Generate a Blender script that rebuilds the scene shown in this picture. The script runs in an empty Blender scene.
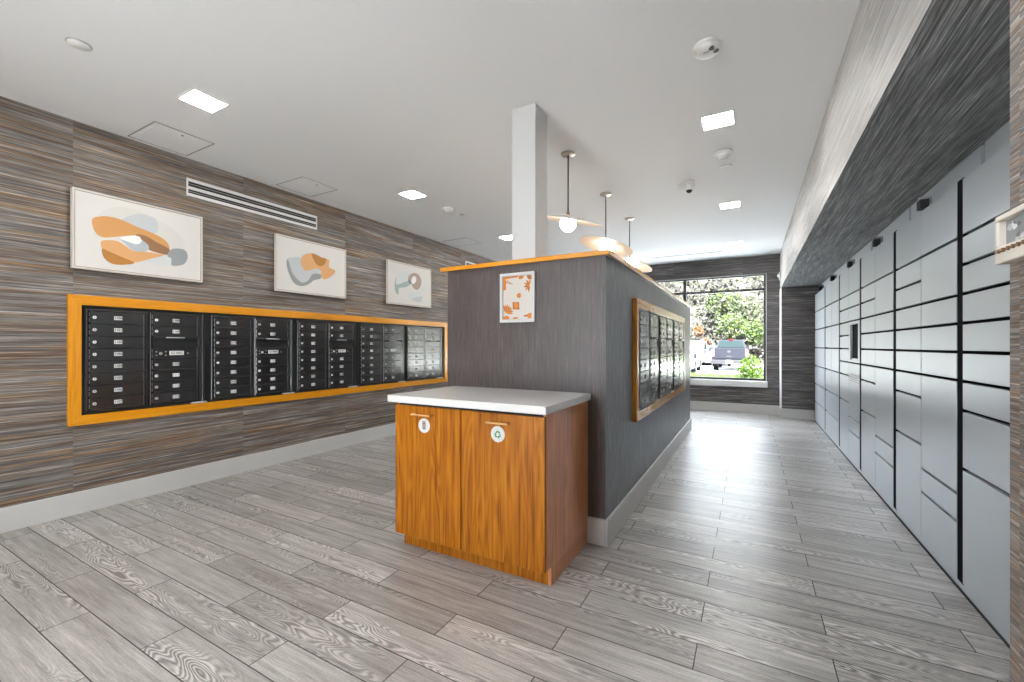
import bpy, bmesh, math, random
from mathutils import Vector, Matrix
random.seed(7)
S = bpy.context.scene
COL = S.collection
PI = math.pi

# ------------------------------------------------------------------ materials
def new_mat(name):
    m = bpy.data.materials.new(name); m.use_nodes = True
    nt = m.node_tree
    b = nt.nodes['Principled BSDF']
    return m, nt, b

def plain(name, col, rough=.5, metal=0., spec=.5, coat=0., bump=0., bscale=200.):
    m, nt, b = new_mat(name)
    b.inputs['Base Color'].default_value = (*col, 1)
    b.inputs['Roughness'].default_value = rough
    b.inputs['Metallic'].default_value = metal
    b.inputs['Specular IOR Level'].default_value = spec
    b.inputs['Coat Weight'].default_value = coat
    b.inputs['Coat Roughness'].default_value = .12
    if bump:
        n = nt.nodes.new('ShaderNodeTexNoise'); n.inputs['Scale'].default_value = bscale
        t = nt.nodes.new('ShaderNodeTexCoord')
        nt.links.new(t.outputs['Object'], n.inputs['Vector'])
        bp = nt.nodes.new('ShaderNodeBump'); bp.inputs['Strength'].default_value = bump; bp.inputs['Distance'].default_value = .002
        nt.links.new(n.outputs['Fac'], bp.inputs['Height']); nt.links.new(bp.outputs['Normal'], b.inputs['Normal'])
    return m

def glow(name, col, strength):
    m, nt, b = new_mat(name)
    b.inputs['Base Color'].default_value = (*col, 1)
    b.inputs['Emission Color'].default_value = (*col, 1)
    b.inputs['Emission Strength'].default_value = strength
    return m

class N:
    """small node helper"""
    def __init__(s, nt): s.nt = nt
    def new(s, t, **kw):
        n = s.nt.nodes.new(t)
        for k, v in kw.items(): setattr(n, k, v)
        return n
    def put(s, sock, v):
        if v is None: return
        if hasattr(v, 'is_output') or isinstance(v, bpy.types.NodeSocket): s.nt.links.new(v, sock)
        else: sock.default_value = v
    def m(s, op, a, b=None, c=None):
        n = s.new('ShaderNodeMath', operation=op)
        s.put(n.inputs[0], a); s.put(n.inputs[1], b); s.put(n.inputs[2], c)
        return n.outputs[0]
    def xyz(s, x, y, z):
        n = s.new('ShaderNodeCombineXYZ')
        for i, v in enumerate((x, y, z)): s.put(n.inputs[i], v)
        return n.outputs[0]
    def pos(s):
        g = s.new('ShaderNodeNewGeometry'); x = s.new('ShaderNodeSeparateXYZ')
        s.nt.links.new(g.outputs['Position'], x.inputs[0]); return x.outputs
    def noise(s, v, scale=1., detail=2., rough=.5, dist=0.):
        n = s.new('ShaderNodeTexNoise'); s.nt.links.new(v, n.inputs['Vector'])
        n.inputs['Scale'].default_value = scale; n.inputs['Detail'].default_value = detail
        n.inputs['Roughness'].default_value = rough; n.inputs['Distortion'].default_value = dist
        return n.outputs['Fac']
    def ramp(s, f, stops, interp='LINEAR'):
        r = s.new('ShaderNodeValToRGB'); s.nt.links.new(f, r.inputs[0]); e = r.color_ramp
        e.interpolation = interp
        while len(e.elements) < len(stops): e.elements.new(.5)
        for el, (p, c) in zip(e.elements, stops): el.position = p; el.color = (*c, 1)
        return r.outputs[0]
    def mix(s, f, a, b, mode='MIX'):
        n = s.new('ShaderNodeMix', data_type='RGBA', blend_type=mode)
        s.put(n.inputs[0], f)
        for i, v in ((6, a), (7, b)):
            if isinstance(v, tuple): n.inputs[i].default_value = (*v, 1)
            else: s.nt.links.new(v, n.inputs[i])
        return n.outputs[2]
    def bump(s, h, b, strength=.3, dist=.002):
        n = s.new('ShaderNodeBump'); n.inputs['Strength'].default_value = strength; n.inputs['Distance'].default_value = dist
        s.nt.links.new(h, n.inputs['Height']); s.nt.links.new(n.outputs[0], b.inputs['Normal'])

def grasscloth(name, along, stops, tint=None, fine=150., rough=.55, spec=.35, us=1., amp=3.1):
    """streaked wallcovering. along: 'h' = streaks horizontal on any wall, 'z' = vertical streaks, 'y' = along y on a horizontal face"""
    m, nt, b = new_mat(name); n = N(nt); X, Y, Z = n.pos()
    if along == 'h':
        seam = n.m('FLOOR', n.m('DIVIDE', n.m('SUBTRACT', n.m('ADD', X, Y), 1.2 - 4.38), 1.22))
        u = n.m('ADD', n.m('ADD', X, Y), 0.); v = n.m('ADD', Z, n.m('MULTIPLY', seam, 7.31)); w = n.m('MULTIPLY', seam, 3.7)
    elif along == 'z':
        u = Z; v = n.m('ADD', X, Y); w = n.m('MULTIPLY', X, .0)
    else:
        u = Y; v = X; w = n.m('MULTIPLY', Z, 1.)
    u = n.m('MULTIPLY', u, us)
    a = n.noise(n.xyz(n.m('MULTIPLY', u, 2.2), n.m('MULTIPLY', v, fine), w), 1., 2., .6)
    c = n.noise(n.xyz(n.m('MULTIPLY', u, 1.1), n.m('MULTIPLY', v, fine * .33), n.m('ADD', w, 9.)), 1., 3., .7)
    d = n.noise(n.xyz(n.m('MULTIPLY', u, 9.), n.m('MULTIPLY', v, fine * 2.2), w), 1., 2., .6)
    e = n.noise(n.xyz(n.m('MULTIPLY', u, .5), n.m('MULTIPLY', v, 5.), w), 1., 2., .6)
    f = n.m('ADD', n.m('ADD', n.m('MULTIPLY', a, .38), n.m('MULTIPLY', c, .34)), n.m('ADD', n.m('MULTIPLY', d, .18), n.m('MULTIPLY', e, .10)))
    f = n.m('MULTIPLY_ADD', n.m('SUBTRACT', f, .5), amp, .5)
    col = n.ramp(f, stops)
    if tint:
        t = n.noise(n.xyz(n.m('MULTIPLY', u, .9), n.m('MULTIPLY', v, fine * .22), n.m('ADD', w, 4.)), 1., 2., .6)
        t = n.m('MULTIPLY', n.m('SUBTRACT', t, .42), 4.)
        cl = n.new('ShaderNodeClamp'); nt.links.new(t, cl.inputs[0])
        col = n.mix(n.m('MULTIPLY', cl.outputs[0], .92), col, tint, 'MULTIPLY')
    nt.links.new(col, b.inputs['Base Color'])
    b.inputs['Roughness'].default_value = rough; b.inputs['Specular IOR Level'].default_value = spec
    n.bump(f, b, .35, .0015)
    return m

def wood(name, dark, mid, light, axis='z', rough=.4, coat=0., scale=1., spec=.5, amp=2.):
    m, nt, b = new_mat(name); n = N(nt); X, Y, Z = n.pos()
    if axis == 'z': u = Z; v = n.m('ADD', X, n.m('MULTIPLY', Y, 1.13))
    elif axis == 'y': u = Y; v = n.m('ADD', X, Z)
    else: u = X; v = n.m('ADD', Y, Z)
    big = n.noise(n.xyz(n.m('MULTIPLY', u, .8 * scale), n.m('MULTIPLY', v, 9. * scale), 0.), 1., 1.5, .5)
    ring = n.m('MULTIPLY_ADD', n.m('SINE', n.m('MULTIPLY', big, 70.)), .5, .5)
    fine = n.noise(n.xyz(n.m('MULTIPLY', u, 5. * scale), n.m('MULTIPLY', v, 190. * scale), 0.), 1., 3., .65)
    mid_ = n.noise(n.xyz(n.m('MULTIPLY', u, 1.4 * scale), n.m('MULTIPLY', v, 38. * scale), 3.), 1., 2., .6)
    f = n.m('ADD', n.m('ADD', n.m('MULTIPLY', ring, .10), n.m('MULTIPLY', fine, .42)), n.m('MULTIPLY', mid_, .54))
    f = n.m('MULTIPLY_ADD', n.m('SUBTRACT', f, .53), amp, .5)
    nt.links.new(n.ramp(f, [(.05, dark), (.45, mid), (.9, light)]), b.inputs['Base Color'])
    b.inputs['Roughness'].default_value = rough; b.inputs['Coat Weight'].default_value = coat; b.inputs['Coat Roughness'].default_value = .15
    b.inputs['Specular IOR Level'].default_value = spec
    n.bump(fine, b, .15, .0006)
    return m

def floor_mat():
    m, nt, b = new_mat('wood_look_plank_tile'); n = N(nt); X, Y, Z = n.pos()
    P = .1645
    r = n.m('DIVIDE', n.m('SUBTRACT', Y, 2.94), P)
    row = n.m('FLOOR', r); fy = n.m('SUBTRACT', r, row)
    par = n.m('FLOORED_MODULO', row, 2.)
    px = n.m('SUBTRACT', X, n.m('SUBTRACT', .287, n.m('MULTIPLY', par, .482)))
    pl = n.m('FLOOR', px); fx = n.m('SUBTRACT', px, pl)
    wn = n.new('ShaderNodeTexWhiteNoise', noise_dimensions='3D'); nt.links.new(n.xyz(pl, row, 0.), wn.inputs['Vector'])
    sp = n.new('ShaderNodeSeparateColor'); nt.links.new(wn.outputs['Color'], sp.inputs[0])
    i1, i2, i3 = sp.outputs
    o1 = n.m('MULTIPLY', i1, 91.); o2 = n.m('MULTIPLY', i2, 57.)
    # cathedral figure: contour lines of a stretched noise
    fig = n.noise(n.xyz(n.m('ADD', n.m('MULTIPLY', X, 2.1), o1), n.m('ADD', n.m('MULTIPLY', Y, 11.), o2), n.m('MULTIPLY', i3, 20.)), 1., 1.6, .45)
    ring = n.m('MULTIPLY_ADD', n.m('SINE', n.m('MULTIPLY', fig, 150.)), .5, .5)
    ampn = n.noise(n.xyz(n.m('ADD', n.m('MULTIPLY', X, 1.2), o2), n.m('ADD', n.m('MULTIPLY', Y, 9.), o1), 0.), 1., 1., .5)
    amp = n.m('MULTIPLY', n.m('SUBTRACT', ampn, .40), 5.)
    cl = n.new('ShaderNodeClamp'); nt.links.new(n.m('MULTIPLY', amp, i2), cl.inputs[0])
    fine = n.noise(n.xyz(n.m('ADD', n.m('MULTIPLY', X, 7.), o1), n.m('MULTIPLY', Y, 170.), 0.), 1., 3., .7)
    med = n.noise(n.xyz(n.m('ADD', n.m('MULTIPLY', X, 1.8), o2), n.m('ADD', n.m('MULTIPLY', Y, 30.), o1), 0.), 1., 3., .6)
    speck = n.noise(n.xyz(n.m('MULTIPLY', X, 90.), n.m('MULTIPLY', Y, 200.), 0.), 1., 2., .6)
    f = n.m('ADD', n.m('ADD', n.m('MULTIPLY', i1, .16), n.m('MULTIPLY', fine, .46)), n.m('ADD', n.m('MULTIPLY', med, .62), n.m('MULTIPLY', speck, .25)))
    f = n.m('ADD', f, n.m('MULTIPLY', n.m('SUBTRACT', ring, .42), n.m('MULTIPLY', cl.outputs[0], .44)))
    f = n.m('MULTIPLY_ADD', n.m('SUBTRACT', f, .745), 1.75, .5)
    col = n.ramp(f, [(.0, (.10, .091, .084)), (.33, (.25, .232, .216)), (.6, (.385, .368, .35)), (1., (.64, .62, .60))])
    dx = n.m('MINIMUM', fx, n.m('SUBTRACT', 1., fx))
    dy = n.m('MULTIPLY', n.m('MINIMUM', fy, n.m('SUBTRACT', 1., fy)), P)
    d = n.m('MINIMUM', dx, dy)
    g = n.m('LESS_THAN', d, .0021)
    col = n.mix(g, col, (.075, .07, .066))
    nt.links.new(col, b.inputs['Base Color'])
    nt.links.new(n.m('MULTIPLY_ADD', g, .5, .33), b.inputs['Roughness'])
    nt.links.new(n.m('MULTIPLY_ADD', g, -.75, .8), b.inputs['Specular IOR Level'])
    h = n.m('SUBTRACT', n.m('MULTIPLY', f, .4), n.m('MULTIPLY', g, 1.))
    n.bump(h, b, .25, .0015)
    return m

def glass_mat(name, tint=(1, 1, 1), gl=.07):
    m = bpy.data.materials.new(name); m.use_nodes = True; nt = m.node_tree; nt.nodes.clear()
    o = nt.nodes.new('ShaderNodeOutputMaterial'); t = nt.nodes.new('ShaderNodeBsdfTransparent'); g = nt.nodes.new('ShaderNodeBsdfGlossy')
    t.inputs[0].default_value = (*tint, 1); g.inputs['Roughness'].default_value = .02
    x = nt.nodes.new('ShaderNodeMixShader'); x.inputs[0].default_value = gl
    nt.links.new(t.outputs[0], x.inputs[1]); nt.links.new(g.outputs[0], x.inputs[2]); nt.links.new(x.outputs[0], o.inputs[0])
    return m

STREAK = [(.0, (.042, .038, .036)), (.35, (.105, .097, .093)), (.6, (.20, .187, .178)), (.82, (.36, .34, .32)), (1., (.66, .63, .60))]
M = {}
M['paper_h'] = grasscloth('streaked_horizontal_wallcovering', 'h', STREAK, tint=(1.0, .62, .32), fine=170., amp=3.5)
M['paper_near'] = grasscloth('fine_streaked_wallcovering', 'h', STREAK, tint=(1.0, .66, .40), fine=420., us=2., amp=3.6)
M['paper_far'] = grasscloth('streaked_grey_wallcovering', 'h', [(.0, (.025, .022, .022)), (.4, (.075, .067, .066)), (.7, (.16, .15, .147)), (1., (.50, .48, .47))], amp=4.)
M['paper_y'] = grasscloth('streaked_soffit_wallcovering', 'y', [(.0, (.05, .051, .053)), (.4, (.14, .143, .147)), (.65, (.27, .275, .28)), (1., (.60, .61, .62))], fine=190., us=1.7, amp=3.9)
M['paper_sf'] = grasscloth('streaked_beam_wallcovering', 'h', [(.0, (.18, .175, .17)), (.4, (.34, .33, .32)), (.7, (.47, .46, .45)), (1., (.75, .73, .71))], fine=120.)
M['paper_v'] = grasscloth('ribbed_brown_grey_wallcovering', 'z', [(.0, (.030, .024, .023)), (.45, (.066, .052, .050)), (.75, (.100, .081, .078)), (1., (.24, .225, .225))], fine=190., rough=.42, spec=.45, us=3., amp=2.6)
M['paper_lit'] = grasscloth('aisle_lit_partition_wallcovering', 'z', [(.0, (.055, .058, .065)), (.45, (.130, .136, .150)), (.75, (.19, .20, .215)), (1., (.42, .44, .46))], fine=85., rough=.42, spec=.5, us=3.2, amp=3.2)  # partition paper again, made lighter and bluer to carry the aisle light
M['teak_lit'] = wood('daylit_teak_veneer', (.40, .125, .045), (.62, .235, .090), (.76, .34, .15), 'z', .28, .45, spec=.5, amp=2.2)  # cabinet teak again, daylight on its side put into the colour
M['ceiling'] = plain('ceiling_white_paint', (.87, .88, .89), .8, spec=.2, bump=.05, bscale=300)
M['white'] = plain('white_satin_paint', (.78, .78, .77), .45)
M['column'] = plain('column_paint', (.54, .54, .54), .5)
M['base'] = plain('pale_grey_baseboard_paint', (.58, .57, .55), .45, bump=.04)
M['floor'] = floor_mat()
M['teak'] = wood('teak_laminate', (.17, .045, .003), (.34, .108, .005), (.47, .175, .010), 'z', .42, 0., spec=.2, amp=2.7)
M['orange_y'] = wood('honey_wood_trim', (.50, .18, .006), (.66, .265, .010), (.74, .32, .018), 'y', .25, .8)
M['orange_x'] = wood('honey_wood_trim_across', (.50, .18, .006), (.66, .265, .010), (.74, .32, .018), 'x', .25, .8)
M['orange_z'] = wood('honey_wood_trim_upright', (.50, .18, .006), (.66, .265, .010), (.74, .32, .018), 'z', .25, .8)
M['quartz'] = plain('white_quartz', (.74, .73, .71), .18, spec=.5, bump=.02)
M['black'] = plain('mailbox_black_enamel', (.020, .021, .023), .24, spec=.9, coat=.7)
M['black2'] = plain('mailbox_dark_recess', (.010, .010, .011), .6)
M['gridline'] = plain('mailbox_grey_edge', (.075, .077, .08), .4)
M['silver'] = plain('brushed_silver', (.72, .72, .72), .3, 1.)
M['lock'] = plain('nickel_lock', (.74, .74, .72), .4, .3)
M['plate'] = plain('white_number_plate', (.68, .67, .65), .5)
M['ink'] = plain('dark_ink', (.03, .03, .03), .6)
M['brass'] = plain('satin_brass', (.72, .44, .20), .3, 1.)
M['nickel'] = plain('warm_nickel', (.62, .56, .48), .35, 1.)
M['artframe'] = plain('cream_frame', (.66, .61, .54), .5)
M['canvas'] = plain('off_white_canvas', (.66, .635, .60), .7, bump=.1, bscale=900)
M['frame_line'] = plain('frame_reveal_brown', (.17, .12, .08), .6)
M['locker'] = plain('pale_grey_locker_enamel', (.46, .495, .53), .34, .25, spec=.6, bump=.01)
M['locker_dark'] = plain('locker_black_gap', (.008, .008, .009), .9, spec=.05)
M['bronze'] = plain('dark_bronze_frame', (.05, .05, .05), .4, .3)
M['glass'] = glass_mat('window_glass', gl=.006)
M['diffuser'] = glow('panel_diffuser', (1, .985, .96), 105.)
M['globe'] = glow('opal_globe', (1, .97, .93), 16.)
M['grey'] = plain('mid_grey_plastic', (.30, .30, .30), .5)
M['rubber'] = plain('black_rubber', (.02, .02, .02), .8)
M['tyre'] = plain('tyre_rubber', (.008, .008, .008), .9, spec=.0)
M['screen'] = plain('dark_screen', (.03, .032, .034), .12)
M['shade'] = plain('white_spun_shade', (.80, .78, .75), .35)
M['shade_in'] = plain('shade_warm_underside', (.82, .66, .50), .4)
def C(name, rgb, rough=.6, **k): M[name] = plain(name, rgb, rough, **k)
C('art_pale', (.62, .60, .56)); C('art_lightgrey', (.50, .52, .54)); C('art_tan', (.55, .27, .09)); C('art_brown', (.26, .13, .06))
C('art_white', (.80, .79, .77)); C('art_bluegrey', (.40, .44, .48)); C('art_peach', (.62, .33, .14)); C('art_umber', (.40, .17, .03))
C('art_grey', (.27, .29, .30)); C('art_palegrey', (.60, .62, .62)); C('art_teal', (.33, .39, .40)); C('art_taupe', (.37, .28, .23)); C('art_slate', (.17, .16, .18))
C('paper', (.60, .56, .52)); C('rust', (.55, .17, .010)); C('rust2', (.34, .11, .015)); C('peg', (.16, .08, .03)); C('textgrey', (.55, .53, .50))
C('green_ink', (.05, .25, .07)); C('bin_grey', (.16, .14, .14))
C('truck_paint', (.011, .012, .016), .5, spec=.03); C('car_white', (.15, .15, .155), .4, spec=.1); C('car_silver', (.075, .078, .083), .4, spec=.1)
C('car_glass', (.010, .015, .016), .6, spec=.0); C('tail_red', (.15, .006, .008), .3, spec=.1); C('tail_pink', (.13, .05, .05), .3, spec=.1); C('chrome', (.020, .020, .022), .5, spec=.05)
C('asphalt', (.60, .60, .59), .9, bump=.3, bscale=20, spec=.0); C('grassgreen', (.03, .05, .014), .9, spec=.0); C('bark', (.025, .02, .016), .9, spec=.0)
for nm, c in dict(bush_leaf=(.13, .20, .04), bush_pale=(.20, .26, .10), bush_dark=(.06, .10, .025), leaf_bright=(.032, .050, .013), leaf_mid=(.028, .036, .020), leaf_olive=(.028, .031, .021), leaf_pale=(.048, .053, .037), leaf_orange=(.08, .03, .012),
                  brush_a=(.036, .035, .032), brush_b=(.028, .027, .026), brush_c=(.047, .045, .041), brush_d=(.030, .033, .023)).items(): C(nm, c, .8, spec=.0)
def hill_mat():
    m, nt, b = new_mat('scrubby_hillside'); n = N(nt)
    g = n.new('ShaderNodeNewGeometry')
    a = n.noise(g.outputs['Position'], 1.3, 6., .7); c = n.noise(g.outputs['Position'], .22, 3., .6)
    col = n.ramp(a, [(.3, (.018, .017, .015)), (.5, (.036, .035, .031)), (.7, (.06, .058, .052))])
    col = n.mix(n.ramp(c, [(.45, (0, 0, 0)), (.6, (1, 1, 1))]), col, (.028, .033, .019))
    nt.links.new(col, b.inputs['Base Color']); b.inputs['Roughness'].default_value = .95; b.inputs['Specular IOR Level'].default_value = 0.
    return m
M['hill'] = hill_mat()

# ------------------------------------------------------------------ mesh helpers
class MB:
    def __init__(s): s.bm = bmesh.new(); s.mats = []
    def mi(s, m):
        m = M[m] if isinstance(m, str) else m
        if m not in s.mats: s.mats.append(m)
        return s.mats.index(m)
    def _take(s, tmp, m, smooth=False):
        i = s.mi(m)
        for f in tmp.faces: f.material_index = i; f.smooth = smooth
        me = bpy.data.meshes.new('t'); tmp.to_mesh(me); tmp.free(); s.bm.from_mesh(me); bpy.data.meshes.remove(me)
        return s
    def box(s, a, b, m, bev=0., seg=1):
        t = bmesh.new(); bmesh.ops.create_cube(t, size=1.)
        for v in t.verts:
            v.co = Vector([(a[i] + b[i]) / 2 + v.co[i] * abs(b[i] - a[i]) for i in range(3)])
        if bev: bmesh.ops.bevel(t, geom=t.edges[:], offset=bev, segments=seg, affect='EDGES', profile=.5)
        return s._take(t, m)
    def cyl(s, p0, p1, r, m, n=20, r2=None, smooth=True):
        p0 = Vector(p0); p1 = Vector(p1); d = p1 - p0
        t = bmesh.new(); bmesh.ops.create_cone(t, cap_ends=True, segments=n, radius1=r, radius2=r if r2 is None else r2, depth=d.length)
        q = d.to_track_quat('Z', 'Y').to_matrix().to_4x4()
        bmesh.ops.transform(t, matrix=Matrix.Translation((p0 + p1) / 2) @ q, verts=t.verts)
        i = s.mi(m)
        for f in t.faces: f.material_index = i; f.smooth = smooth and len(f.verts) == 4
        me = bpy.data.meshes.new('t'); t.to_mesh(me); t.free(); s.bm.from_mesh(me); bpy.data.meshes.remove(me)
        return s
    def ball(s, c, r, m, sc=(1, 1, 1), n=20):
        t = bmesh.new(); bmesh.ops.create_uvsphere(t, u_segments=n, v_segments=n // 2 + 2, radius=r)
        for v in t.verts: v.co = Vector([c[i] + v.co[i] * sc[i] for i in range(3)])
        return s._take(t, m, True)
    def lathe(s, prof, c, m, n=40, mat=None, smooth=True):
        t = bmesh.new(); rings = []
        for r, z in prof:
            if r < 1e-6: rings.append([t.verts.new((0, 0, z))])
            else: rings.append([t.verts.new((r * math.cos(2 * PI * k / n), r * math.sin(2 * PI * k / n), z)) for k in range(n)])
        for A, B in zip(rings, rings[1:]):
            for k in range(n):
                q = (k + 1) % n
                if len(A) == 1 and len(B) == 1: continue
                if len(A) == 1: t.faces.new((A[0], B[q], B[k]))
                elif len(B) == 1: t.faces.new((A[k], A[q], B[0]))
                else: t.faces.new((A[k], A[q], B[q], B[k]))
        bmesh.ops.recalc_face_normals(t, faces=t.faces)
        X = Matrix.Translation(Vector(c)) @ (mat.to_4x4() if mat else Matrix.Identity(4))
        bmesh.ops.transform(t, matrix=X, verts=t.verts)
        return s._take(t, m, smooth)
    def prism(s, pts, ex, m, bev=0.):
        """closed polygon of 3-D pts pushed along ex"""
        t = bmesh.new(); a = [t.verts.new(p) for p in pts]; b = [t.verts.new(Vector(p) + Vector(ex)) for p in pts]
        n = len(pts)
        t.faces.new(a); t.faces.new(b[::-1])
        for k in range(n): t.faces.new((a[k], b[k], b[(k + 1) % n], a[(k + 1) % n]))
        bmesh.ops.recalc_face_normals(t, faces=t.faces)
        if bev: bmesh.ops.bevel(t, geom=t.edges[:], offset=bev, segments=1, affect='EDGES')
        return s._take(t, m)
    def quad(s, pts, m):
        i = s.mi(m); f = s.bm.faces.new([s.bm.verts.new(p) for p in pts]); f.material_index = i; return s
    def build(s, name, parent=None, smooth=None):
        me = bpy.data.meshes.new(name)
        if parent is not None:
            bmesh.ops.translate(s.bm, vec=-org(parent), verts=s.bm.verts)
        s.bm.to_mesh(me); s.bm.free()
        for m in s.mats: me.materials.append(m)
        o = bpy.data.objects.new(name, me); COL.objects.link(o)
        if parent is not None: o.parent = parent
        return o

def org(o):
    v = Vector((0, 0, 0))
    while o is not None: v += o.location; o = o.parent
    return v
def tag(o, label=None, cat=None, group=None, kind=None):
    if label: o['label'] = label
    if cat: o['category'] = cat
    if group: o['group'] = group
    if kind: o['kind'] = kind
    return o
def thing(name, loc, label, cat, group=None):
    o = bpy.data.objects.new(name, None); COL.objects.link(o); o.location = loc; o.empty_display_size = .1
    return tag(o, label, cat, group)
def struct(mb, name, parent=None):
    o = mb.build(name, parent)
    if parent is None: o['kind'] = 'structure'
    return o

_fc = {}
def text_mesh(txt, size):
    """flat text as bmesh-ready data: verts (x right, y up, centred), faces"""
    k = (txt, size)
    if k in _fc: return _fc[k]
    cu = bpy.data.curves.new('t', 'FONT'); cu.body = txt; cu.size = size; cu.align_x = 'CENTER'; cu.align_y = 'CENTER'; cu.resolution_u = 2; cu.offset = size * .035
    o = bpy.data.objects.new('t', cu); COL.objects.link(o)
    dg = bpy.context.evaluated_depsgraph_get(); e = o.evaluated_get(dg); me = e.to_mesh()
    r = ([v.co.copy() for v in me.vertices], [tuple(p.vertices) for p in me.polygons])
    e.to_mesh_clear(); bpy.data.objects.remove(o); bpy.data.curves.remove(cu)
    _fc[k] = r; return r
def add_text(mb, txt, size, c, right, up, m):
    vs, fs = text_mesh(txt, size); i = mb.mi(m); right = Vector(right); up = Vector(up)
    nv = [mb.bm.verts.new(Vector(c) + right * v.x + up * v.y) for v in vs]
    for f in fs:
        try: q = mb.bm.faces.new([nv[k] for k in f]); q.material_index = i
        except ValueError: pass

def smooth_loop(p, n=5):
    out = []; L = len(p)
    for i in range(L):
        a, b, c, d = (Vector((*p[(i + k) % L], 0)) for k in (-1, 0, 1, 2))
        for t in range(n):
            t /= n
            out.append((.5 * ((2 * b) + (c - a) * t + (2 * a - 5 * b + 4 * c - d) * t * t + (3 * b - a - 3 * c + d) * t ** 3))[:2])
    return out

# ------------------------------------------------------------------ room shell
LX, RX, FY, H = -4.38, .93, 9.15, 2.92
SX, SZ = .467, 2.264          # beam face over the lockers, its underside
BY = -1.7                     # wall behind the camera
struct(MB().box((LX - .15, BY - .15, -.12), (1.6, FY + .2, 0), 'floor'), 'floor')
struct(MB().box((LX - .15, BY - .15, H), (1.6, FY + .2, H + .15), 'ceiling'), 'ceiling')
struct(MB().box((LX - 3, BY - .15, H + .2), (4.6, FY + .2, 7.2), 'white'), 'wall_upper_shade_block')  # unseen block added to shade the ground outside the far window
struct(MB().box((LX - .15, BY, 0), (LX, FY, H), 'paper_h'), 'wall_left')
w = MB(); w.box((LX - .15, BY - .15, 0), (-2.45, BY, H), 'paper_h').box((-1.1, BY - .15, 0), (1.6, BY, H), 'paper_h').box((-2.45, BY - .15, 2.40), (-1.1, BY, H), 'paper_h')
struct(w, 'wall_back')
w = MB()
for x in (-2.45, -1.795, -1.14): w.box((x, BY - .10, 0), (x + .04, BY - .04, 2.40), 'white', .003)
for z in (0, 2.36): w.box((-2.41, BY - .10, z), (-1.14, BY - .04, z + .04), 'white', .003)
W2 = struct(w, 'window_added')  # unseen glazing added to bring daylight onto ceiling and partition front
MB().box((-2.41, BY - .075, .04), (-1.14, BY - .069, 2.36), 'glass').build('pane', W2)
struct(MB().box((-6, BY - 2.6, 3.05), (3, BY - .15, 3.2), 'white'), 'ceiling_sun_shield')  # unseen slab added to keep direct sun out of the rear opening
WX0, WX1, WZ0, WZ1 = -2.55, .262, .60, 2.585
w = MB()
w.box((LX - .15, FY, 0), (WX0, FY + .2, H), 'paper_far').box((WX1, FY, 0), (1.6, FY + .2, H), 'paper_far')
w.box((WX0, FY, 0), (WX1, FY + .2, WZ0), 'paper_far').box((WX0, FY, WZ1), (WX1, FY + .2, H), 'paper_far')
struct(w, 'wall_far')
# right side: wall beside the camera, recess with the lockers, return at its far end
struct(MB().box((SX, BY, 0), (1.6, 1.27, H), 'paper_near'), 'wall_right')
struct(MB().box((1.06, 1.27, 0), (1.6, FY, SZ), 'white'), 'wall_recess')
struct(MB().box((SX, 8.78, 0), (1.06, FY, SZ), 'paper_far'), 'wall_return')
w = MB(); w.box((SX, 1.27, SZ), (1.06, FY, SZ + .004), 'paper_y'); w.box((SX, 1.27, SZ + .004), (1.6, FY, H), 'paper_sf')
struct(w, 'ceiling_beam')
struct(MB().box((SX - .006, 8.772, .165), (SX + .010, FY, SZ), 'white'), 'trim_lit_end')  # white sheet stands in for window light on the return wall's end
# window
win = MB()
win.box((WX1 - .012, FY + .02, WZ0), (WX1 + .0, FY + .16, WZ1), 'white').box((WX0, FY + .02, WZ1 - .008), (WX1, FY + .16, WZ1), 'white')
W = struct(win, 'window_1'); W['kind'] = 'structure'
f = MB(); y0, y1 = FY + .05, FY + .11
f.box((WX1 - .048, y0, WZ0), (WX1 - .012, y1, WZ1 - .008), 'bronze', .003)
f.box((WX0, y0, WZ0), (WX0 + .05, y1, WZ1 - .008), 'bronze', .003)
f.box((WX0 + .05, y0, WZ1 - .035), (WX1 - .048, y1, WZ1 - .008), 'bronze', .003)
f.box((WX0 + .05, y0, WZ0), (WX1 - .048, y1, WZ0 + .04), 'bronze', .003)
f.box((-1.175, y0 - .01, WZ0 + .04), (-1.12, y1, WZ1 - .035), 'bronze', .003)
for xa, xb in ((WX0 + .05, -1.175), (-1.12, WX1 - .048)): f.box((xa, y0, 2.275), (xb, y1, 2.32), 'bronze', .003)
f.build('window_frame', W)
g = MB()
for xa, xb in ((WX0 + .05, -1.175), (-1.12, WX1 - .048)):
    for za, zb in ((WZ0 + .04, 2.275), (2.32, WZ1 - .035)): g.box((xa, y0 + .025, za), (xb, y0 + .031, zb), 'glass')
g.build('pane', W)
MB().box((WX0 - .03, FY - .06, .485), (WX1 + .012, FY + .05, .60), 'white', .004).build('window_sill', W)
# baseboards
BH, BT = .165, .018
struct(MB().box((LX, BY, 0), (LX + BT, FY, BH), 'base', .003), 'baseboard_left')
struct(MB().box((LX + BT, FY - BT, 0), (SX, FY, BH), 'base', .003), 'baseboard_far')
struct(MB().box((SX - BT, 8.78 - BT, 0), (.99, 8.78, BH), 'base', .003).box((SX - BT, 8.78, 0), (SX, FY - BT, BH), 'base', .003), 'baseboard_return')
struct(MB().box((SX - BT, BY, 0), (SX, 1.27, BH), 'base', .003), 'baseboard_right')
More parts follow.
